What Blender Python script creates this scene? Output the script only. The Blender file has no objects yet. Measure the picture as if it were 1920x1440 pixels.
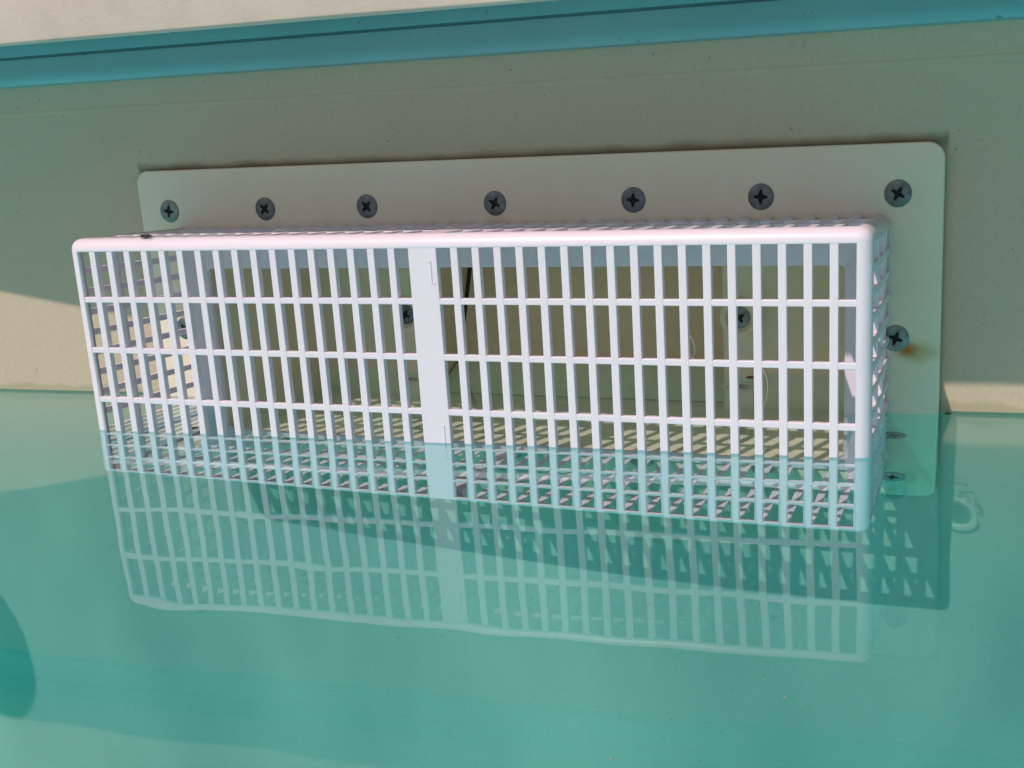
import bpy, bmesh, math, random
from mathutils import Vector, Matrix

# ------------------------------------------------------------------ camera
MM = 0.001
scene = bpy.context.scene
cam_data = bpy.data.cameras.new('camera')
cam = bpy.data.objects.new('camera', cam_data)
scene.collection.objects.link(cam)
cam.location = (0.187647, -0.399558, 0.095127)
cam.rotation_euler = (1.339839, 0.045675, 0.303409)
cam_data.sensor_width = 36.0
cam_data.lens = 2065.87 / 1920 * 36.0
cam_data.shift_x = -248.23 / 1920
cam_data.shift_y = 61.5 / 1920
cam_data.clip_start = 0.01
cam_data.clip_end = 200.0
scene.camera = cam

# ------------------------------------------------------------------ daylight
SUN_DIR = Vector((0.318, 0.826, -1.0)).normalized()
world = bpy.data.worlds.new('World')
scene.world = world
world.use_nodes = True
wn = world.node_tree.nodes
sky = wn.new('ShaderNodeTexSky')
sky.sky_type = 'NISHITA'
sky.sun_disc = False
sky.sun_elevation = math.asin(-SUN_DIR.z)
sky.sun_rotation = math.atan2(-SUN_DIR.x, -SUN_DIR.y)
sky.air_density = 1.0
sky.dust_density = 2.0
sky.ozone_density = 1.0
wn['Background'].inputs['Strength'].default_value = 0.058
world.node_tree.links.new(sky.outputs[0], wn['Background'].inputs['Color'])

sun_data = bpy.data.lights.new('sun', 'SUN')
sun_data.energy = 2.75
sun_data.angle = math.radians(0.5)
sun_data.color = (1.0, 0.90, 0.825)
sun = bpy.data.objects.new('sun', sun_data)
sun.rotation_euler = SUN_DIR.to_track_quat('-Z', 'Y').to_euler()
sun.location = (-0.8, -2.0, 2.5)
scene.collection.objects.link(sun)
sun_data.cycles.is_caustics_light = True

scene.view_settings.view_transform = 'Standard'
scene.view_settings.look = 'None'
scene.view_settings.exposure = 0.0
scene.view_settings.gamma = 1.0
scene.view_settings.use_curve_mapping = False
scene.cycles.use_denoising = True
scene.cycles.max_bounces = 8
scene.cycles.transmission_bounces = 7
scene.cycles.use_adaptive_sampling = True
scene.cycles.adaptive_threshold = 0.025
scene.cycles.transparent_max_bounces = 8
scene.cycles.sample_clamp_indirect = 4.0
scene.cycles.caustics_reflective = True
scene.cycles.caustics_refractive = True
scene.cycles.blur_glossy = 0.3

ROLL = 0.0098            # wall and skimmer are a hair out of level with the water
rng = random.Random(7)

# ------------------------------------------------------------------ helpers
def link(o):
    scene.collection.objects.link(o)
    o.cycles.is_caustics_receiver = True
    return o

def obj(name, bm, material, parent=None, smooth=False, kind=None):
    me = bpy.data.meshes.new(name)
    bmesh.ops.recalc_face_normals(bm, faces=bm.faces)
    bm.to_mesh(me)
    bm.free()
    if smooth:
        for p in me.polygons:
            p.use_smooth = True
    if material:
        for m in (material if isinstance(material, (list, tuple)) else [material]):
            me.materials.append(m)
    o = link(bpy.data.objects.new(name, me))
    if parent:
        o.parent = parent
    if kind:
        o['kind'] = kind
    return o

def share(name, mesh, parent, loc=(0, 0, 0), rot=(0, 0, 0)):
    o = link(bpy.data.objects.new(name, mesh))
    o.parent = parent
    o.location = Vector(loc) * MM
    o.rotation_euler = rot
    return o

def empty(name, loc=(0, 0, 0), roll=True):
    o = bpy.data.objects.new(name, None)
    scene.collection.objects.link(o)
    o.empty_display_size = 0.02
    o.location = Vector(loc) * MM
    if roll:
        o.rotation_euler = (0, ROLL, 0)
    return o

def tag(o, label, cat, group=None):
    o['label'] = label
    o['category'] = cat
    if group:
        o['group'] = group
    return o

def sharp(o, deg=35):
    """smooth faces with sharp edges kept above the angle"""
    me = o.data
    for p in me.polygons:
        p.use_smooth = True
    bm = bmesh.new(); bm.from_mesh(me)
    for e in bm.edges:
        if len(e.link_faces) == 2 and e.calc_face_angle(0) > math.radians(deg):
            e.smooth = False
    bm.to_mesh(me); bm.free()
    return o

def box_bm(x0, x1, y0, y1, z0, z1, bev=0.0, seg=2):
    bm = bmesh.new()
    bmesh.ops.create_cube(bm, size=1.0)
    for v in bm.verts:
        v.co = Vector(((x0 + x1) / 2 + v.co.x * (x1 - x0), (y0 + y1) / 2 + v.co.y * (y1 - y0),
                       (z0 + z1) / 2 + v.co.z * (z1 - z0))) * MM
    if bev:
        bmesh.ops.bevel(bm, geom=list(bm.edges), offset=bev * MM, segments=seg, profile=0.5, affect='EDGES')
    return bm

def rrect(x0, x1, z0, z1, r, n=6, rt=None):
    """rounded rectangle outline in x/z, 4*(n+1) points, counter-clockwise"""
    pts = []
    t = r if rt is None else rt
    for cx, cz, a0, r in ((x1 - t, z1 - t, 0, t), (x0 + t, z1 - t, 90, t), (x0 + r, z0 + r, 180, r), (x1 - r, z0 + r, 270, r)):
        for i in range(n + 1):
            a = math.radians(a0 + 90 * i / n)
            pts.append((cx + r * math.cos(a), cz + r * math.sin(a)))
    return pts

def loops_bm(loops, cap_first=False, cap_last=False):
    """bridge outlines [(pts, y), ...] one after the other; y may be given per point"""
    bm = bmesh.new()
    rows = []
    for pts, y in loops:
        rows.append([bm.verts.new(Vector((p[0], y, p[1])) * MM) for p in pts])
    n = len(rows[0])
    for a, b in zip(rows, rows[1:]):
        for i in range(n):
            j = (i + 1) % n
            bm.faces.new((a[i], a[j], b[j], b[i]))
    if cap_first:
        bm.faces.new(rows[0])
    if cap_last:
        bm.faces.new(rows[-1])
    return bm

def extrude_profile(profile, xs, yoff=None, closed=True):
    """sweep a (y, z) profile along x; yoff(x) shifts points flagged as front"""
    bm = bmesh.new()
    rows = []
    for x in xs:
        row = []
        for p in profile:
            y = p[0] + (yoff(x) if (yoff and len(p) > 2) else 0)
            row.append(bm.verts.new(Vector((x, y, p[1])) * MM))
        rows.append(row)
    n = len(profile)
    for a, b in zip(rows, rows[1:]):
        for i in range(n if closed else n - 1):
            j = (i + 1) % n
            bm.faces.new((a[i], a[j], b[j], b[i]))
    bm.faces.new(rows[0]); bm.faces.new(rows[-1])
    return bm

def tube_bm(pts, r, seg=6, r_end=None):
    bm = bmesh.new()
    pts = [Vector(p) for p in pts]
    rows = []
    for i, p in enumerate(pts):
        t = (pts[min(i + 1, len(pts) - 1)] - pts[max(i - 1, 0)]).normalized()
        u = t.cross(Vector((0.31, 0.17, 0.94))).normalized()
        w = t.cross(u)
        rr = r if r_end is None else r + (r_end - r) * i / (len(pts) - 1)
        rows.append([bm.verts.new((p + (u * math.cos(2 * math.pi * k / seg) + w * math.sin(2 * math.pi * k / seg)) * rr) * MM)
                     for k in range(seg)])
    for a, b in zip(rows, rows[1:]):
        for k in range(seg):
            bm.faces.new((a[k], a[(k + 1) % seg], b[(k + 1) % seg], b[k]))
    bm.faces.new(rows[0]); bm.faces.new(rows[-1])
    return bm

def ellipsoid_bm(c, r, seg=14, rings=9, rot=None):
    bm = bmesh.new()
    bmesh.ops.create_uvsphere(bm, u_segments=seg, v_segments=rings, radius=1.0)
    for v in bm.verts:
        p = Vector((v.co.x * r[0], v.co.y * r[1], v.co.z * r[2]))
        if rot:
            p = rot @ p
        v.co = (p + Vector(c)) * MM
    return bm

# ------------------------------------------------------------------ materials
def new_mat(name):
    m = bpy.data.materials.new(name)
    m.use_nodes = True
    nt = m.node_tree
    return m, nt, nt.nodes['Principled BSDF']

def nd(nt, kind, **kw):
    n = nt.nodes.new(kind)
    for k, v in kw.items():
        if k in n.inputs:
            n.inputs[k].default_value = v
        else:
            setattr(n, k, v)
    return n

def coords(nt, scale=(1, 1, 1)):
    tc = nd(nt, 'ShaderNodeTexCoord')
    mp = nd(nt, 'ShaderNodeMapping')
    mp.inputs['Scale'].default_value = scale
    nt.links.new(tc.outputs['Object'], mp.inputs['Vector'])
    return mp.outputs['Vector']

def ramp(nt, src, stops):
    r = nd(nt, 'ShaderNodeValToRGB')
    els = r.color_ramp.elements
    while len(els) < len(stops):
        els.new(0.5)
    for e, (pos, c) in zip(els, stops):
        e.position = pos
        e.color = c if len(c) == 4 else (*c, 1)
    nt.links.new(src, r.inputs['Fac'])
    return r.outputs['Color']

def mix(nt, fac, a, b, blend='MIX'):
    m = nd(nt, 'ShaderNodeMix', data_type='RGBA', blend_type=blend)
    for sock, val in ((m.inputs[0], fac), (m.inputs[6], a), (m.inputs[7], b)):
        if hasattr(val, 'is_output'):
            nt.links.new(val, sock)
        else:
            sock.default_value = val if not isinstance(val, tuple) or len(val) == 4 else (*val, 1)
    return m.outputs[2]

def bump(nt, bsdf, height, strength, dist):
    b = nd(nt, 'ShaderNodeBump', Strength=strength, Distance=dist)
    nt.links.new(height, b.inputs['Height'])
    nt.links.new(b.outputs['Normal'], bsdf.inputs['Normal'])

def plastic(name, col, col2, rough=0.38, speck=0.0, bumpd=0.00004, scale=60):
    m, nt, b = new_mat(name)
    v = coords(nt)
    n1 = nd(nt, 'ShaderNodeTexNoise', Scale=scale, Detail=6.0, Roughness=0.6)
    nt.links.new(v, n1.inputs['Vector'])
    c = mix(nt, ramp(nt, n1.outputs['Fac'], [(0.35, (0, 0, 0)), (0.7, (1, 1, 1))]), col, col2)
    if speck:
        vo = nd(nt, 'ShaderNodeTexNoise', Scale=900.0, Detail=2.0)
        nt.links.new(v, vo.inputs['Vector'])
        c = mix(nt, ramp(nt, vo.outputs['Fac'], [(0.70, (0, 0, 0)), (0.78, (speck, speck, speck))]), c,
                (0.20, 0.16, 0.10))
    nt.links.new(c, b.inputs['Base Color'])
    b.inputs['Roughness'].default_value = rough
    n2 = nd(nt, 'ShaderNodeTexNoise', Scale=700.0, Detail=3.0)
    nt.links.new(v, n2.inputs['Vector'])
    bump(nt, b, n2.outputs['Fac'], 0.25, bumpd)
    return m

M = {}
M['white'] = plastic('white_plastic', (0.92, 0.745, 0.845), (0.895, 0.72, 0.82), 0.35, 0.10)
M['throat'] = plastic('aged_ivory_plastic', (0.94, 0.79, 0.61), (0.89, 0.73, 0.54), 0.42, 0.35, scale=35)
M['flap'] = plastic('ivory_flap_plastic', (0.92, 0.76, 0.55), (0.86, 0.69, 0.48), 0.45, 0.35, scale=30)
M['gap'] = plastic('gap_shade', (0.045, 0.038, 0.026), (0.06, 0.05, 0.035), 0.8)

def mat_faceplate():
    m, nt, b = new_mat('ivory_faceplate_plastic')
    v = coords(nt)
    n1 = nd(nt, 'ShaderNodeTexNoise', Scale=28.0, Detail=6.0, Roughness=0.6)
    nt.links.new(v, n1.inputs['Vector'])
    c = mix(nt, ramp(nt, n1.outputs['Fac'], [(0.35, (0, 0, 0)), (0.7, (1, 1, 1))]), (0.92, 0.715, 0.58), (0.88, 0.67, 0.535))
    # rust bled out of the one corroded screw
    sep = nd(nt, 'ShaderNodeSeparateXYZ'); nt.links.new(v, sep.inputs[0])
    def blob(cx, cz, sx, sz):
        mp = nd(nt, 'ShaderNodeMapping'); nt.links.new(v, mp.inputs['Vector'])
        mp.inputs['Location'].default_value = (-cx / sx, 0, -cz / sz)
        mp.inputs['Scale'].default_value = (1 / (sx * MM), 0.0, 1 / (sz * MM))
        ln = nd(nt, 'ShaderNodeVectorMath', operation='LENGTH'); nt.links.new(mp.outputs[0], ln.inputs[0])
        nz = nd(nt, 'ShaderNodeTexNoise', Scale=260.0, Detail=4.0); nt.links.new(v, nz.inputs['Vector'])
        ad = nd(nt, 'ShaderNodeMath', operation='ADD'); nt.links.new(ln.outputs['Value'], ad.inputs[0])
        mu = nd(nt, 'ShaderNodeMath', operation='MULTIPLY_ADD'); mu.inputs[1].default_value = 0.7; mu.inputs[2].default_value = -0.35
        nt.links.new(nz.outputs['Fac'], mu.inputs[0]); nt.links.new(mu.outputs[0], ad.inputs[1])
        return ramp(nt, ad.outputs[0], [(0.25, (1, 1, 1)), (1.0, (0, 0, 0))])
    c = mix(nt, blob(161.0, 24.6, 9.5, 5.2), c, (0.66, 0.46, 0.24))
    c = mix(nt, blob(157.9, 25.3, 4.6, 3.4), c, (0.50, 0.16, 0.015))
    sp = nd(nt, 'ShaderNodeTexNoise', Scale=700.0, Detail=2.0); nt.links.new(v, sp.inputs['Vector'])
    c = mix(nt, ramp(nt, sp.outputs['Fac'], [(0.72, (0, 0, 0)), (0.8, (0.3, 0.3, 0.3))]), c, (0.2, 0.16, 0.1))
    nt.links.new(c, b.inputs['Base Color'])
    b.inputs['Roughness'].default_value = 0.4
    n2 = nd(nt, 'ShaderNodeTexNoise', Scale=600.0, Detail=3.0); nt.links.new(v, n2.inputs['Vector'])
    bump(nt, b, n2.outputs['Fac'], 0.25, 0.00005)
    return m
M['plate'] = mat_faceplate()

def mat_liner():
    m, nt, b = new_mat('cream_pool_liner')
    v = coords(nt)
    n1 = nd(nt, 'ShaderNodeTexNoise', Scale=9.0, Detail=7.0, Roughness=0.6)
    nt.links.new(v, n1.inputs['Vector'])
    c = mix(nt, ramp(nt, n1.outputs['Fac'], [(0.3, (0, 0, 0)), (0.72, (1, 1, 1))]), (0.665, 0.468, 0.35), (0.62, 0.44, 0.33))
    # below the waterline the water's teal absorption is painted into the liner colour
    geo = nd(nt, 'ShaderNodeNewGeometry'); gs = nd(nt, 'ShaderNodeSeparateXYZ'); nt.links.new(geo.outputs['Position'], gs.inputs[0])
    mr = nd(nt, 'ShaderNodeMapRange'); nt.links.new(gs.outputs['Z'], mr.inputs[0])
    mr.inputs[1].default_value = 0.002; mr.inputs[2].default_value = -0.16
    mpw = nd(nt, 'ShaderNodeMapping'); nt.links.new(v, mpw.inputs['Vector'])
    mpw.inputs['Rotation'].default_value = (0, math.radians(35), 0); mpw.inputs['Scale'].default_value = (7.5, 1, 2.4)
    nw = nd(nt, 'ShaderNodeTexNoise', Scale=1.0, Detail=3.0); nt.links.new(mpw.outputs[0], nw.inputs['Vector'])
    nwf = ramp(nt, nw.outputs['Fac'], [(0.35, (0, 0, 0)), (0.68, (1, 1, 1))])  # painted bright streaks stand in for caustics
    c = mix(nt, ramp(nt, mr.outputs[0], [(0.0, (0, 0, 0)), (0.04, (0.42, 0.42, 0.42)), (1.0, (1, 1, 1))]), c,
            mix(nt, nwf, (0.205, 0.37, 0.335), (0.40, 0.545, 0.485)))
    # dirt mixed with painted occlusion shade along the faceplate's top rim
    sep = nd(nt, 'ShaderNodeSeparateXYZ'); nt.links.new(v, sep.inputs[0])
    def mth(op, a, bb=None):
        k = nd(nt, 'ShaderNodeMath', operation=op)
        for i, s in enumerate((a, bb)):
            if s is None: continue
            if hasattr(s, 'is_output'): nt.links.new(s, k.inputs[i])
            else: k.inputs[i].default_value = s
        return k.outputs[0]
    dx = mth('SUBTRACT', mth('ABSOLUTE', sep.outputs['X']), 0.1692)
    dz = mth('SUBTRACT', mth('ABSOLUTE', mth('SUBTRACT', sep.outputs['Z'], 0.0016)), 0.0961)
    d = mth('MAXIMUM', mth('MULTIPLY', dx, 3.0), mth('ABSOLUTE', mth('SUBTRACT', sep.outputs['Z'], 0.0977)))
    nz = nd(nt, 'ShaderNodeTexNoise', Scale=55.0, Detail=5.0); nt.links.new(v, nz.inputs['Vector'])
    d2 = mth('SUBTRACT', d, mth('MULTIPLY', mth('SUBTRACT', nz.outputs['Fac'], 0.5), 0.006))
    g = ramp(nt, mth('MULTIPLY', d2, 100.0), [(0.02, (0.75, 0.75, 0.75)), (0.34, (0, 0, 0))])
    c = mix(nt, g, c, (0.20, 0.13, 0.06))
    gr = nd(nt, 'ShaderNodeTexNoise', Scale=650.0, Detail=3.0, Roughness=0.7); nt.links.new(v, gr.inputs['Vector'])
    c = mix(nt, 1.0, c, ramp(nt, gr.outputs['Fac'], [(0.3, (0.94, 0.94, 0.94)), (0.7, (1.04, 1.04, 1.04))]), 'MULTIPLY')
    ns = nd(nt, 'ShaderNodeTexNoise', Scale=70.0, Detail=5.0); nt.links.new(v, ns.inputs['Vector'])
    sc_ = mth('SUBTRACT', mth('ABSOLUTE', mth('SUBTRACT', gs.outputs['Z'], 0.0012)), mth('MULTIPLY', mth('SUBTRACT', ns.outputs['Fac'], 0.35), 0.009))
    c = mix(nt, ramp(nt, mth('MULTIPLY', sc_, 300.0), [(0.0, (0.45, 0.45, 0.45)), (0.5, (0, 0, 0))]), c, (0.34, 0.27, 0.15))
    sp = nd(nt, 'ShaderNodeTexNoise', Scale=420.0, Detail=1.0); nt.links.new(v, sp.inputs['Vector'])
    c = mix(nt, ramp(nt, sp.outputs['Fac'], [(0.76, (0, 0, 0)), (0.80, (0.5, 0.5, 0.5))]), c, (0.15, 0.13, 0.08))
    nt.links.new(c, b.inputs['Base Color'])
    b.inputs['Roughness'].default_value = 0.5
    n2 = nd(nt, 'ShaderNodeTexNoise', Scale=900.0, Detail=2.0); nt.links.new(v, n2.inputs['Vector'])
    n3 = nd(nt, 'ShaderNodeTexNoise', Scale=14.0, Detail=2.0); nt.links.new(v, n3.inputs['Vector'])
    h = mth('ADD', mth('MULTIPLY', n2.outputs['Fac'], 0.03), n3.outputs['Fac'])
    bump(nt, b, h, 0.35, 0.0012)
    return m
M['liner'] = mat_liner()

def mat_stone():
    m, nt, b = new_mat('cream_stone')
    v = coords(nt)
    n1 = nd(nt, 'ShaderNodeTexNoise', Scale=22.0, Detail=8.0, Roughness=0.65)
    nt.links.new(v, n1.inputs['Vector'])
    c = ramp(nt, n1.outputs['Fac'], [(0.25, (0.55, 0.405, 0.355)), (0.5, (0.66, 0.495, 0.44)), (0.78, (0.72, 0.55, 0.49))])
    nt.links.new(c, b.inputs['Base Color'])
    b.inputs['Roughness'].default_value = 0.85
    n2 = nd(nt, 'ShaderNodeTexNoise', Scale=420.0, Detail=6.0, Roughness=0.7); nt.links.new(v, n2.inputs['Vector'])
    bump(nt, b, n2.outputs['Fac'], 0.6, 0.0006)
    return m
M['stone'] = mat_stone()

def mat_rail():
    m, nt, b = new_mat('blue_vinyl_rail')
    v = coords(nt, (1, 1, 1))
    n1 = nd(nt, 'ShaderNodeTexNoise', Scale=16.0, Detail=6.0)
    nt.links.new(v, n1.inputs['Vector'])
    c = ramp(nt, n1.outputs['Fac'], [(0.3, (0.18, 0.40, 0.47)), (0.75, (0.25, 0.47, 0.54))])
    sp = nd(nt, 'ShaderNodeTexNoise', Scale=300.0, Detail=1.0); nt.links.new(v, sp.inputs['Vector'])
    c = mix(nt, ramp(nt, sp.outputs['Fac'], [(0.74, (0, 0, 0)), (0.8, (0.6, 0.6, 0.6))]), c, (0.05, 0.12, 0.13))
    nt.links.new(c, b.inputs['Base Color'])
    b.inputs['Roughness'].default_value = 0.42
    return m
M['rail'] = mat_rail()

def mat_steel():
    m, nt, b = new_mat('dulled_stainless_steel')
    v = coords(nt)
    n1 = nd(nt, 'ShaderNodeTexNoise', Scale=420.0, Detail=5.0); nt.links.new(v, n1.inputs['Vector'])
    c = ramp(nt, n1.outputs['Fac'], [(0.3, (0.17, 0.17, 0.175)), (0.7, (0.32, 0.32, 0.33))])
    nt.links.new(c, b.inputs['Base Color'])
    oi = nd(nt, 'ShaderNodeObjectInfo')
    c = mix(nt, oi.outputs['Random'], mix(nt, 1.0, c, (0.62, 0.62, 0.66), 'MULTIPLY'), mix(nt, 1.0, c, (1.35, 1.3, 1.2), 'MULTIPLY'))
    nt.links.new(c, b.inputs['Base Color'])
    b.inputs['Metallic'].default_value = 0.75
    b.inputs['Roughness'].default_value = 0.42
    bump(nt, b, n1.outputs['Fac'], 0.3, 0.0001)
    return m
M['steel'] = mat_steel()
M['recess_dark'] = plastic('recess_shade', (0.008, 0.008, 0.009), (0.02, 0.017, 0.015), 0.9)  # dark colour stands in for the shade of a deep recess
M['insect_brown'] = plastic('insect_brown', (0.10, 0.055, 0.03), (0.18, 0.11, 0.06), 0.4, scale=600)
M['insect_black'] = plastic('insect_black', (0.012, 0.010, 0.010), (0.03, 0.022, 0.02), 0.35, scale=600)
M['hair'] = plastic('pale_hair', (0.75, 0.70, 0.62), (0.65, 0.60, 0.52), 0.35)
M['dust'] = plastic('pale_dust', (0.30, 0.27, 0.20), (0.42, 0.38, 0.28), 0.7)
M['seed'] = plastic('red_seed_husk', (0.32, 0.03, 0.04), (0.22, 0.03, 0.03), 0.5, scale=500)
M['blocker'] = plastic('blocker_brown', (0.36, 0.27, 0.18), (0.27, 0.20, 0.13), 0.8, scale=20)
M['seam'] = plastic('pale_liner_seam', (0.655, 0.475, 0.355), (0.62, 0.445, 0.335), 0.5)
M['float'] = plastic('shadow_disc_grey', (0.70, 0.72, 0.74), (0.62, 0.64, 0.66), 0.4)

def mat_water():
    m = bpy.data.materials.new('pool_water')
    m.use_nodes = True
    nt = m.node_tree
    nt.nodes.clear()
    out = nd(nt, 'ShaderNodeOutputMaterial')
    fr = nd(nt, 'ShaderNodeFresnel', IOR=1.42)
    rf = nd(nt, 'ShaderNodeBsdfRefraction', IOR=1.333, Roughness=0.0)
    rf.inputs['Color'].default_value = (1.10, 1.17, 1.19, 1)   # above 1: makes up for light the refracted-sun solver loses
    gl = nd(nt, 'ShaderNodeBsdfGlossy', Roughness=0.0)
    gl.inputs['Color'].default_value = (1, 1, 1, 1)
    mx = nd(nt, 'ShaderNodeMixShader')
    # faint ripples, a few hundredths of a millimetre high
    v = coords(nt, (25, 18, 0))
    n1 = nd(nt, 'ShaderNodeTexNoise', Scale=1.0, Detail=1.0, Roughness=0.4); nt.links.new(v, n1.inputs['Vector'])
    bp = nd(nt, 'ShaderNodeBump', Strength=1.0, Distance=0.0002)
    nt.links.new(n1.outputs['Fac'], bp.inputs['Height'])
    for k in (fr, rf, gl):
        nt.links.new(bp.outputs['Normal'], k.inputs['Normal'])
    nt.links.new(fr.outputs[0], mx.inputs[0])
    nt.links.new(rf.outputs[0], mx.inputs[1])
    nt.links.new(gl.outputs[0], mx.inputs[2])
    nt.links.new(mx.outputs[0], out.inputs['Surface'])
    return m
M['water'] = mat_water()

M['basin'] = plastic('water_scatter_tint', (0.04, 0.84, 0.77), (0.06, 0.86, 0.80), 0.5, scale=4)  # bright aqua stands in for light scattered in the water

# ------------------------------------------------------------------ pool basin
PX0, PX1, PY0, ZF = -2600, 2400, -3600, -1000
bm = bmesh.new()
def quad(bm, *pts):
    bm.faces.new([bm.verts.new(Vector(p) * MM) for p in pts])
quad(bm, (PX0, PY0, ZF), (PX1, PY0, ZF), (PX1, 2.7, ZF), (PX0, 2.7, ZF))
o = obj('pool_floor', bm, M['basin']); o['kind'] = 'structure'
bm = bmesh.new()
quad(bm, (PX0, PY0, ZF), (PX0, 2.7, ZF), (PX0, 2.7, 150), (PX0, PY0, 150))
quad(bm, (PX1, PY0, ZF), (PX1, PY0, 150), (PX1, 2.7, 150), (PX1, 2.7, ZF))
quad(bm, (PX0, PY0, ZF), (PX0, PY0, 150), (PX1, PY0, 150), (PX1, PY0, ZF))
o = obj('pool_basin', bm, M['basin']); o['kind'] = 'structure'

# pool wall with the throat cut through it; the liner dips in behind the faceplate rim
YW = 2.7
PX, PZ0, PZ1 = 169.2, -94.5, 97.7            # faceplate half width, bottom, top
OX, OZ0, OZ1 = 139.0, -64.0, 59.0            # throat opening
def pl(g, r):
    return rrect(-PX - g, PX + g, PZ0 - g, PZ1 + g, r, 8)
big = []
for x, z in pl(0, 6):
    big.append((x, z))
outer = []
for k, (cx, cz) in enumerate(((PX1 + 200, 137), (PX0 - 200, 137), (PX0 - 200, ZF - 100), (PX1 + 200, ZF - 100))):
    outer += [(cx, cz)] * 9
def lerp_loop(a, b, t):
    return [(p[0] + (q[0] - p[0]) * t, p[1] + (q[1] - p[1]) * t) for p, q in zip(a, b)]
inner = rrect(-OX - 2, OX + 2, OZ0 - 2, OZ1 + 2, 8, 8)
wall_bm = loops_bm([(inner, 30), (inner, 5.2), (pl(-2, 5), 4.6), (pl(0.6, 6), 4.3), (pl(2.2, 7), 3.6), (pl(5, 9), 3.05),
                    (pl(10, 12), 2.78), (pl(18, 16), YW), (pl(36, 30), YW), (outer, YW)])
bmesh.ops.remove_doubles(wall_bm, verts=wall_bm.verts, dist=1e-6)
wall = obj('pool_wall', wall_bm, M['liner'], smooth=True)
wall.rotation_euler = (0, ROLL, 0)
tag(wall, 'cream vinyl pool wall behind the ivory faceplate, under the blue rail', 'wall')
seam = [(YW + 0.5, 123.3), (YW - 0.12, 123.6), (YW - 0.2, 124.1), (YW - 0.2, 124.6), (YW - 0.12, 125.1), (YW + 0.5, 125.4)]
obj('liner_seam', extrude_profile(seam, [-2500, -400, -200, 0, 200, 400, 2300]), M['seam'], wall)

# blue rail along the top of the wall
prof = [(YW + 8, 135.6), (YW - 0.2, 135.6), (-1.9, 135.9), (-2.9, 137.0), (-3.4, 138.8), (-3.5, 140.4), (-3.1, 142.0), (-2.9, 145.6),
        (-2.6, 146.6), (-1.8, 147.0), (-0.4, 147.1), (-0.4, 147.7), (-1.5, 147.9), (-1.8, 148.6), (-1.8, 153.0), (-1.2, 155.5), (YW + 8, 155.5)]
rail = obj('liner_rail', extrude_profile(prof, [-2500, -500, -250, 0, 250, 500, 2300]), M['rail'])
sharp(rail, 40)
rail.rotation_euler = (0, ROLL, 0)
tag(rail, 'blue vinyl liner rail with a groove, running along the top of the wall', 'rail')

# coping stone with its slightly wandering front edge
def cop_edge(x):
    return -36.8 + 0.08 * math.sin(x * 0.021) + 0.05 * math.sin(x * 0.057 + 1.0)
prof = [(-5.0, 155.7), (2.2, 148.7, 1), (0.5, 147.9, 1), (0.0, 148.6, 1), (0.0, 186.0, 1), (1.2, 189.0, 1), (4.0, 190.0, 1), (330, 190.0), (330, 155.7)]
xs = [-2500, -1200, -600, -400] + [-330 + 12 * i for i in range(56)] + [360, 500, 1000, 2300]
cop = obj('coping_stone', extrude_profile(prof, xs, cop_edge), M['stone'])
sharp(cop, 35)
cop.rotation_euler = (0, ROLL, 0)
tag(cop, 'cream rough stone coping overhanging the blue rail at the top left', 'coping')

# ------------------------------------------------------------------ water
def water_mesh():
    waves = []
    r = random.Random(11)
    for i in range(12):
        lam = r.uniform(26, 95)
        ang = r.uniform(0, 2 * math.pi)
        k = 2 * math.pi / lam
        waves.append((k * math.cos(ang), k * math.sin(ang), r.uniform(0, 6.28), 0.0 / k * r.uniform(0.5, 1.3)))
    def axis(lo, hi, d0, d1, step):
        v = [d0 + step * i for i in range(int((d1 - d0) / step) + 1)]
        s, x = step * 2, d0
        left = []
        while x - s > lo:
            x -= s; left.append(x); s *= 1.8
        left.append(lo)
        s, x = step * 2, v[-1]
        right = []
        while x + s < hi:
            x += s; right.append(x); s *= 1.8
        right.append(hi)
        return left[::-1] + v + right
    X = axis(PX0 - 50, PX1 + 50, -500, 472, 4.0)
    Y = axis(PY0 - 50, 190, -560, 150, 4.0)
    Y = sorted(Y + [-1.6, 0.6, 1.6, 2.2, 2.6] + [-74 + i for i in range(33) if (-74 + i) % 4])
    X = sorted(X + [140 + i for i in range(33) if (140 + i) % 4])
    bm = bmesh.new()
    g = []
    for y in Y:
        row = []
        for x in X:
            fade = max(0, min(1, (x + 500) / 120)) * max(0, min(1, (470 - x) / 120)) * max(0, min(1, (y + 560) / 120))
            calm = 0.3 + 0.7 * max(0.0, min(1.0, (20 - y) / 110)) ** 1.3
            z = sum(a * math.sin(kx * x + ky * y + ph) for kx, ky, ph, a in waves) * fade * calm
            r2 = (x - 152.8) ** 2 + (y + 56.2) ** 2      # dimple where a bubble clings to the basket corner
            z -= 0.25 * math.exp(-r2 / 15.0)
            if abs(x) > 170 and y < 4:      # meniscus creeping up the wall
                z += 1.1 * math.exp(-max(0.0, 2.7 - y) / 1.6)
            row.append(bm.verts.new((x * MM, y * MM, z * MM)))
        g.append(row)
    for a, b in zip(g, g[1:]):
        for i in range(len(X) - 1):
            f = bm.faces.new((a[i], a[i + 1], b[i + 1], b[i])); f.smooth = True
    me = bpy.data.meshes.new('water')
    bm.to_mesh(me); bm.free()
    me.materials.append(M['water'])
    o = bpy.data.objects.new('water', me)
    scene.collection.objects.link(o)
    o['kind'] = 'structure'
    o.cycles.is_caustics_caster = True
    return o
water = water_mesh()

# ------------------------------------------------------------------ skimmer housing in the wall
skim = empty('pool_skimmer')
tag(skim, 'ivory wide-mouth pool skimmer screwed to the wall behind the white grille', 'skimmer')

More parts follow.
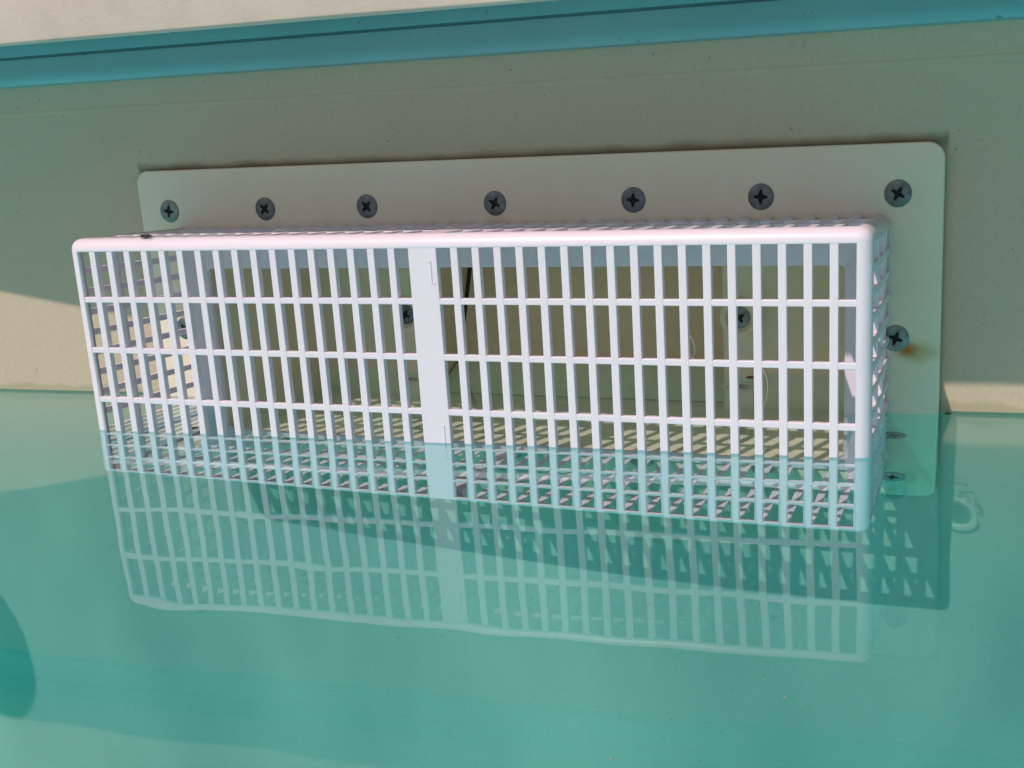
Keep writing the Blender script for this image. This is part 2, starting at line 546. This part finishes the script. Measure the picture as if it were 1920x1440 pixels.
pin = rrect(-OX, OX, OZ0, OZ1, 6, 8, 1.5)
pout = lambda g, r: rrect(-PX + g, PX - g, PZ0 + g, PZ1 - g, r, 8)
plate = obj('faceplate', loops_bm([(pin, 8.0), (pin, 0.6), (rrect(-OX - 0.6, OX + 0.6, OZ0 - 0.6, OZ1 + 0.6, 6.6, 8, 1.8), 0.0),
                                   (pout(1.0, 5.0), 0.0), (pout(0.45, 5.3), 0.13), (pout(0.13, 5.6), 0.45), (pout(0, 5.8), 1.0),
                                   (pout(0, 5.8), 3.0), (pout(1.6, 5), 3.2), (pout(1.6, 5), 5.0)]), M['plate'], skim)
sharp(plate, 50)

# cross-recessed screws
def screw_mesh(r=4.75):
    bm = bmesh.new()
    N = 32
    def ring(rad, y):
        return [bm.verts.new(Vector((rad * math.cos(2 * math.pi * i / N), y, rad * math.sin(2 * math.pi * i / N))) * MM) for i in range(N)]
    r0 = ring(r, 0.15); r1 = ring(r, -0.18); r2 = ring(r * 0.94, -0.42); r3 = ring(r * 0.72, -0.62)
    for a, b in ((r0, r1), (r1, r2), (r2, r3)):
        for i in range(N):
            bm.faces.new((a[i], a[(i + 1) % N], b[(i + 1) % N], b[i]))
    w, L, q = 0.42, 2.55, 0.85
    cross = []
    for k in range(4):
        a = math.pi / 2 * k
        for px, pz in ((L, -w * 0.8), (L, w * 0.8), (q, q)):
            cross.append((px * math.cos(a) - pz * math.sin(a), px * math.sin(a) + pz * math.cos(a)))
    c0 = [bm.verts.new(Vector((x, -0.66, z)) * MM) for x, z in cross]
    c1 = [bm.verts.new(Vector((x * 0.8, -0.06, z * 0.8)) * MM) for x, z in cross]
    e = []
    for i in range(N):
        e.append(bm.edges.get((r3[i], r3[(i + 1) % N])))
    for i in range(12):
        e.append(bm.edges.new((c0[i], c0[(i + 1) % 12])))
    bmesh.ops.triangle_fill(bm, use_beauty=True, use_dissolve=False, edges=e)
    # keep the annulus only
    for f in list(bm.faces):
        if all(v in c0 for v in f.verts):
            bm.faces.remove(f)
    dark = []
    for i in range(12):
        j = (i + 1) % 12
        dark.append(bm.faces.new((c0[i], c1[i], c1[j], c0[j])))
    dark.append(bm.faces.new(c1))
    bmesh.ops.recalc_face_normals(bm, faces=bm.faces)
    for f in dark:
        f.material_index = 1
    me = bpy.data.meshes.new('screw')
    bm.to_mesh(me); bm.free()
    me.materials.append(M['steel']); me.materials.append(M['recess_dark'])
    return me
SCREW = screw_mesh()
A_, B_ = 48.46, 56.74
cols = [-B_ - 2 * A_, -B_ - A_, -B_, 0, B_, B_ + A_, B_ + 2 * A_]
tops = [8, 42, 45, 28, 5, 2, 30]
spots = [(x, 80.5, a) for x, a in zip(cols, tops)] + [(x, -75.8, a) for x, a in zip(cols, (15, 60, 33, 75, 20, 50, 10))]
spots += [(cols[6], 29.5, 20), (cols[0], 29.5, 50), (cols[6], -27.7, 65), (cols[0], -27.7, 25)]
for i, (x, z, a) in enumerate(spots):
    s = share('screw', SCREW, plate, (x, 0, z), (0, math.radians(a), 0))
    if i == 14:
        s['label'] = 'screw bleeding an orange rust stain onto the faceplate'

# throat: top, bottom and sides, then the back wall with its door opening
YB = 70.0
th_in0 = rrect(-OX + 0.2, OX - 0.2, OZ0 + 0.2, OZ1 - 0.2, 6, 8, 1.5)
th_in1 = rrect(-OX + 5, OX - 5, OZ0 + 1.5, OZ1 - 2, 5, 8, 1.5)
throat = obj('throat', loops_bm([(th_in0, 7.6), (th_in1, YB + 3), (rrect(-OX - 6, OX + 6, OZ0 - 6, OZ1 + 6, 6, 8), YB + 3),
                                 (rrect(-OX - 6, OX + 6, OZ0 - 6, OZ1 + 6, 6, 8), 20), ]), M['throat'], skim)
sharp(throat, 50)
DX, DZ0, DZ1 = 74.0, OZ0 + 2.0, 57.0
dr = lambda g, r: rrect(-DX - g, DX + g, DZ0 - g * 0.1, DZ1 + g * 0.0, r, 8)
back = obj('back_wall', loops_bm([(rrect(-OX + 1, OX - 1, OZ0 - 3, OZ1 + 1, 5, 8), YB), (rrect(-DX - 14, DX + 14, OZ0 - 2, OZ1, 2, 8), YB),
                                  (rrect(-DX - 13.4, DX + 13.4, OZ0 - 1.5, OZ1 - .5, 2, 8), YB - 3.5), (dr(0.4, 1.6), YB - 3.5), (dr(0, 1.4), YB - 3.0), (dr(0, 1.4), 150)],
                                 cap_last=True), M['throat'], skim)
sharp(back, 40)
for sx in (-1, 1):
    for z in (26.5, -20.5):
        bm = bmesh.new()
        N = 28
        rows = []
        for rad, y in ((9.0, YB - 3.4), (8.4, YB - 5.2), (7.8, YB - 5.6), (6.4, YB - 5.6), (5.9, YB - 5.2), (5.4, YB - 3.2)):
            rows.append([bm.verts.new(Vector((sx * 81.6 + rad * math.cos(2 * math.pi * i / N), y, z + rad * math.sin(2 * math.pi * i / N))) * MM) for i in range(N)])
        for a, b in zip(rows, rows[1:]):
            for i in range(N):
                bm.faces.new((a[i], a[(i + 1) % N], b[(i + 1) % N], b[i]))
        bm.faces.new(rows[-1])
        boss = obj('screw_boss', bm, M['throat'], back)
        sharp(boss, 50)
        share('screw', SCREW, back, (sx * 81.6, YB - 3.6, z), (0, rng.uniform(0, 1.5), 0))
# tilted weir flap; a dark sheet stands in for shade in its edge gap
fl = bmesh.new()
bot, top = (77.0, DZ0 + 1.6), (124.0, 56.0)
def flap_pt(x, t, off):
    y = bot[0] + (top[0] - bot[0]) * t; z = bot[1] + (top[1] - bot[1]) * t
    return Vector((x, y + off * 0.92, z - off * 0.39)) * MM
rows = [[fl.verts.new(flap_pt(x, t, off)) for x, t in ((-73.2, 0), (72.6, 0), (72.6, 1), (-71.0, 1))] for off in (0, 3)]
for i in range(4):
    fl.faces.new((rows[0][i], rows[0][(i + 1) % 4], rows[1][(i + 1) % 4], rows[1][i]))
fl.faces.new(rows[0]); fl.faces.new(rows[1])
bmesh.ops.bevel(fl, geom=list(fl.edges), offset=0.5 * MM, segments=2, affect='EDGES')
flap = obj('weir_flap', fl, M['flap'], skim)
sl = bmesh.new()
rows = []
for off in (0.6, 2.4):
    rows.append([sl.verts.new(flap_pt(x, t, off)) for x, t in ((-73.6, -0.005), (73.6, -0.005), (73.6, 1), (-73.6, 1))])
for i in range(4):
    sl.faces.new((rows[0][i], rows[0][(i + 1) % 4], rows[1][(i + 1) % 4], rows[1][i]))
sl.faces.new(rows[0]); sl.faces.new(rows[1])
obj('gap_shade_sheet', sl, M['gap'], flap)

# ------------------------------------------------------------------ white basket grille
P, RP, HW = 8.0, 19.579, 2.633
ZT = 68.83
GX, GT, GB, GF, GK = 151.5, 73.4, -70.6, -61.2, -0.6     # half width, top, bottom, front, back
grille = empty('skimmer_grille')
tag(grille, 'white plastic grid basket fixed over the skimmer mouth, half under water', 'grille')
bm = bmesh.new()
bmesh.ops.create_cube(bm, size=1.0)
for v in bm.verts:
    v.co = Vector((v.co.x * 2 * GX, GF if v.co.y < 0 else GK, GT if v.co.z > 0 else GB)) * MM
edges = [e for e in bm.edges if not all(abs(v.co.y - GK * MM) < 1e-7 for v in e.verts)]
bmesh.ops.bevel(bm, geom=edges, offset=4.2 * MM, segments=6, profile=0.5, affect='EDGES')
kill = [f for f in bm.faces if f.normal.y > 0.9]
bmesh.ops.delete(bm, geom=kill, context='FACES')
flat = [f for f in bm.faces if max(abs(f.normal.x), abs(f.normal.y), abs(f.normal.z)) > 0.9999 and f.calc_area() > 1e-3]
for f in flat:
    res = bmesh.ops.inset_region(bm, faces=[f], thickness=0.55 * MM, use_even_offset=True)
    bmesh.ops.delete(bm, geom=[f], context='FACES')
shell = obj('frame', bm, M['white'], grille)
sharp(shell, 40)
so = shell.modifiers.new('thickness', 'SOLIDIFY')
so.thickness = 2.5 * MM
so.offset = -1.0
so.use_even_offset = True
# inner flange lying on the faceplate
fo, fi = rrect(-GX + 1.2, GX - 1.2, GB + 1.2, GT - 1.2, 3, 8), rrect(-136.8, 136.2, -61.5, 56.4, 8, 8, 1.2)
fi2 = rrect(-136.3, 135.7, -61.0, 55.9, 8.4, 8, 1.4)
flange = obj('back_flange', loops_bm([(fo, -0.25), (fo, -2.4), (fi, -2.4), (fi2, -1.9), (fi2, -0.25), (fo, -0.25)]), M['white'], grille)
sharp(flange, 50)

def bar_mesh(name, sx, sy, sz, bev=0.28):
    bm = box_bm(-sx / 2, sx / 2, -sy / 2, sy / 2, -sz / 2, sz / 2, bev, 2)
    me = bpy.data.meshes.new(name)
    bm.to_mesh(me); bm.free()
    for p in me.polygons:
        p.use_smooth = False
    me.materials.append(M['white'])
    return me
BW = P - 2 * HW
T = 2.5
cx = [(k - 17.5) * P for k in range(36) if k not in (17, 18)]
# front panel
zc, zl = (GT + GB) / 2, (GT - GB) - 2 * 3.6
front = obj('front_panel', box_bm(-4 - BW / 2, 4 + BW / 2, GF + 0.04, GF + T - 0.1, zc - zl / 2, zc + zl / 2, 0.3), M['white'], grille)
front['label'] = 'solid centre strap between the two halves of the front grid'
vb = bar_mesh('vertical_bar', BW, T - 0.14, zl)
for x in cx:
    share('vertical_bar', vb, front, (x, GF + T / 2 - 0.02, zc))
hb = bar_mesh('horizontal_bar', 2 * GX - 7.5, T - 0.4, 2.15)
for k in range(1, 7):
    share('horizontal_bar', hb, front, (0, GF + T / 2 - 0.02, ZT - RP * k + 1.07))
# moulded latch marks on the strap
for z0, z1, x in ((56.6, 64.2, 3.0), (-7.2, 6.4, 3.2)):
    m_ = obj('latch_mark', box_bm(x - 0.12, x + 0.16, GF - 0.28, GF + 0.2, z0, z1, 0.05), M['white'], front)
    obj('latch_mark', box_bm(x - 0.1, x + 1.3, GF - 0.26, GF + 0.2, z0 - 0.15, z0 + 0.2, 0.05), M['white'], front)
    obj('latch_mark', box_bm(x - 1.0, x + 0.1, GF - 0.26, GF + 0.2, z1 - 0.2, z1 + 0.15, 0.05), M['white'], front)

# top and bottom panels
yl = (GK - GF) - 3.6 - 0.4
yc = GF + 3.6 + yl / 2
yb = bar_mesh('cross_bar', BW, yl, T - 0.14)
xb = bar_mesh('long_bar', 2 * GX - 7.5, 2.3, T - 0.4)
ybars = [GF + 4.75 + 17.6, GF + 4.75 + 35.2]
for name, zmid, zz in (('top_panel', GT - T / 2 + 0.02, 1), ('bottom_panel', GB + T / 2 - 0.02, -1)):
    pan = obj(name, box_bm(-4 - BW / 2, 4 + BW / 2, yc - yl / 2, yc + yl / 2, zmid - T / 2 + 0.09, zmid + T / 2 - 0.06, 0.3), M['white'], grille)
    for x in cx:
        share('cross_bar', yb, pan, (x, yc, zmid))
    for y in ybars:
        share('long_bar', xb, pan, (0, y, zmid))
    if zz < 0:
        obj('centre_rib', box_bm(4.2, 6.6, yc - yl / 2 + 1, yc + yl / 2 - 1, zmid, zmid + 7.5, 0.3), M['white'], pan)
# side panels: slots lie along the depth
sb = bar_mesh('slot_bar', T - 0.14, yl, 2.3)
ub = bar_mesh('upright_bar', T - 0.4, 2.3, zl)
nz_ = 17
z_lo, z_hi = GB + 4.75, GT - 4.75
for sx in (-1, 1):
    xm = sx * (GX - T / 2 + 0.02)
    pan = obj('side_panel', box_bm(xm - (T - 0.3) / 2, xm + (T - 0.3) / 2, ybars[0] - 1.15, ybars[0] + 1.15, zc - zl / 2, zc + zl / 2, 0.28), M['white'], grille)
    share('upright_bar', ub, pan, (xm, ybars[1], zc))
    for k in range(1, nz_):
        share('slot_bar', sb, pan, (xm, yc, z_lo + (z_hi - z_lo) * k / nz_))

# ------------------------------------------------------------------ small things
def insect(name, loc, rz, label, body, length=4.2, wings=True):
    root = empty(name, loc, roll=False)
    root.rotation_euler = (0, 0, rz)
    L = length / 4.2
    obj('abdomen', ellipsoid_bm((-0.9 * L, 0, 0.75 * L), (1.35 * L, 0.62 * L, 0.55 * L)), body, root, smooth=True)
    obj('thorax', ellipsoid_bm((0.7 * L, 0, 0.85 * L), (0.7 * L, 0.55 * L, 0.55 * L)), M['insect_black'], root, smooth=True)
    obj('head', ellipsoid_bm((1.6 * L, 0, 0.75 * L), (0.4 * L, 0.42 * L, 0.38 * L)), M['insect_black'], root, smooth=True)
    for s in (-1, 1):
        if wings:
            obj('wing', ellipsoid_bm((-1.0 * L, s * 0.5 * L, 1.15 * L), (1.7 * L, 0.5 * L, 0.06 * L),
                                     rot=Matrix.Rotation(s * -0.18, 3, 'Z') @ Matrix.Rotation(0.12, 3, 'Y')), M['insect_brown'], root, smooth=True)
        for k, (a, b) in enumerate(((1.2, 1.9), (0.7, 0.8), (0.2, -1.0))):
            obj('leg', tube_bm([(a * L, s * 0.4 * L, 0.6 * L), ((a + b) / 2 * L, s * 1.1 * L, 0.9 * L), (b * L, s * 1.7 * L, 0.02 * L)], 0.09 * L, 5), M['insect_black'], root)
    return root
f = insect('fly', (-115.0, -58.8, 74.35), 0.15, 'small brown fly sitting on the top edge of the grille at its left end', M['insect_brown'], 4.6)
tag(f, 'small brown fly sitting on the top edge of the grille at its left end', 'insect')
f = insect('drowned_insect', (-110.4, -53.2, -0.35), 0.3, '', M['insect_black'], 3.2, wings=False)
tag(f, 'tiny black insect floating on the water inside the left end of the grille', 'insect', 'insects drowned in the water')
f = insect('drowned_insect', (-6.6, -55.0, -0.35), -0.4, '', M['insect_black'], 2.4, wings=False)
tag(f, 'tiny black insect floating just left of the centre strap of the grille', 'insect', 'insects drowned in the water')
f = obj('floating_speck', ellipsoid_bm((0, 0, 0), (1.3, 1.0, 0.8)), M['insect_brown'], smooth=True)
f.location = Vector((172.6, 1.4, 0.1)) * MM
tag(f, 'brown speck of debris floating against the wall right of the faceplate', 'debris')
f = obj('floating_husk', ellipsoid_bm((0, 0, 0), (2.4, 1.2, 0.7)), M['seed'], smooth=True)
f.location = Vector((87.4, 61.5, 0.1)) * MM
tag(f, 'small red husk floating inside the skimmer throat by the right screw', 'debris')

def hair(pts, label):
    c = []
    for i in range(len(pts) - 1):
        for t in range(6):
            u = t / 6
            p0, p1, p2, p3 = pts[max(i - 1, 0)], pts[i], pts[i + 1], pts[min(i + 2, len(pts) - 1)]
            c.append(tuple(0.5 * (2 * b + (cc - a) * u + (2 * a - 5 * b + 4 * cc - d) * u * u + (-a + 3 * b - 3 * cc + d) * u ** 3)
                           for a, b, cc, d in zip(p0, p1, p2, p3)))
    c.append(pts[-1])
    h = obj('hair_strand', tube_bm(c, 0.065, 5, 0.04), M['hair'])
    tag(h, label, 'hair', 'hairs caught on the grille')
hair([(92.3, -58.9, 40.5), (94.6, -60.5, 38.0), (95.9, -61.4, 35.0), (95.5, -61.4, 32.4), (94.0, -60.5, 30.6)], 'fine pale hair caught in the second row of the grille, right half')
hair([(117.4, -60.0, 28.6), (119.2, -61.3, 25.0), (119.3, -61.5, 20.5), (118.3, -61.0, 17.0), (117.0, -60.0, 15.0)], 'fine pale hair curling down the third row near the right end of the grille')
hair([(-62.6, -57.0, 73.3), (-60.5, -57.6, 75.2), (-57.4, -58.0, 76.0), (-54.6, -57.6, 75.2), (-52.6, -57.0, 73.3)], 'fine pale hair arching above the top edge of the grille, left half')

# dust on the water in front of the grille
DUST = [(79.3, -209.8), (86.9, -214.2), (80.2, -218.6), (89.4, -226.2), (112.8, -216.6), (130.8, -216.8), (121.7, -232.4),
        (127.7, -232.2), (130.0, -247.7), (98.8, -236.8), (80.7, -235.2), (86.4, -237.9), (97.5, -248.6), (97.7, -182.1),
        (100.7, -181.5), (102.6, -182.4), (106.8, -181.6), (117.1, -185.1), (119.5, -192.8), (121.7, -199.7), (108.3, -173.5),
        (108.5, -202.7), (148.6, -215.2), (153.6, -221.1), (157.2, -223.9), (168.2, -220.3), (157.4, -134.9)]
speck = None
for i, (x, y) in enumerate(DUST):
    if speck is None:
        o = speck = obj('dust_speck', ellipsoid_bm((0, 0, 0), (0.27, 0.22, 0.10), 8, 6), M['dust'], smooth=True)
    else:
        o = speck.copy(); scene.collection.objects.link(o)
    k = rng.uniform(0.6, 1.15)
    o.scale = (k, k, k)
    o.rotation_euler = (0, 0, rng.uniform(0, 3))
    o.location = Vector((x, y, 0.05)) * MM
    tag(o, 'tiny speck of dust floating on the open water in front of the grille', 'dust', 'dust specks on the water')

# added unseen disc; casts the round shadow on the wall under water
fl = empty('added_shadow_disc', (-398, -190, 0), roll=False)
bm = bmesh.new()
rows = []
for rad, z in ((0.5, 4.6), (20, 4.4), (36, 3.8), (40.0, 2.6), (41, 1.6), (39.6, 0.6), (32, 0.3), (1, 0.25)):
    rows.append([bm.verts.new(Vector((rad * math.cos(2 * math.pi * i / 48), rad * math.sin(2 * math.pi * i / 48), z)) * MM) for i in range(48)])
for a, b in zip(rows, rows[1:]):
    for i in range(48):
        bm.faces.new((a[i], a[(i + 1) % 48], b[(i + 1) % 48], b[i]))
bm.faces.new(rows[0]); bm.faces.new(rows[-1])
obj('shadow_disc_body', bm, M['float'], fl, smooth=True)
tag(fl, 'unseen disc added off the left edge to cast the dark round shadow', 'float')

# added unseen blocker above the frame, shaped to keep the upper wall in shade
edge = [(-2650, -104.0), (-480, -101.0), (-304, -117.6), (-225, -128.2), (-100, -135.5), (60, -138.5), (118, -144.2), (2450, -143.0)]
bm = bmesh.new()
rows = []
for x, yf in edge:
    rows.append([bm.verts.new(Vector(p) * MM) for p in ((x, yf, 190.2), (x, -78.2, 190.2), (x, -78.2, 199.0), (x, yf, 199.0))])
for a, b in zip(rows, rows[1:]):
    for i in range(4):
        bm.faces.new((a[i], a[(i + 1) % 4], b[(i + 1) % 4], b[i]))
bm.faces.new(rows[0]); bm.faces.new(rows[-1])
shade_blocker = obj('unseen_blocker', bm, M['blocker'])
shade_blocker.rotation_euler = (0, ROLL, 0)
tag(shade_blocker, 'unseen blocker added above the frame to shade the upper wall', 'shade_blocker')
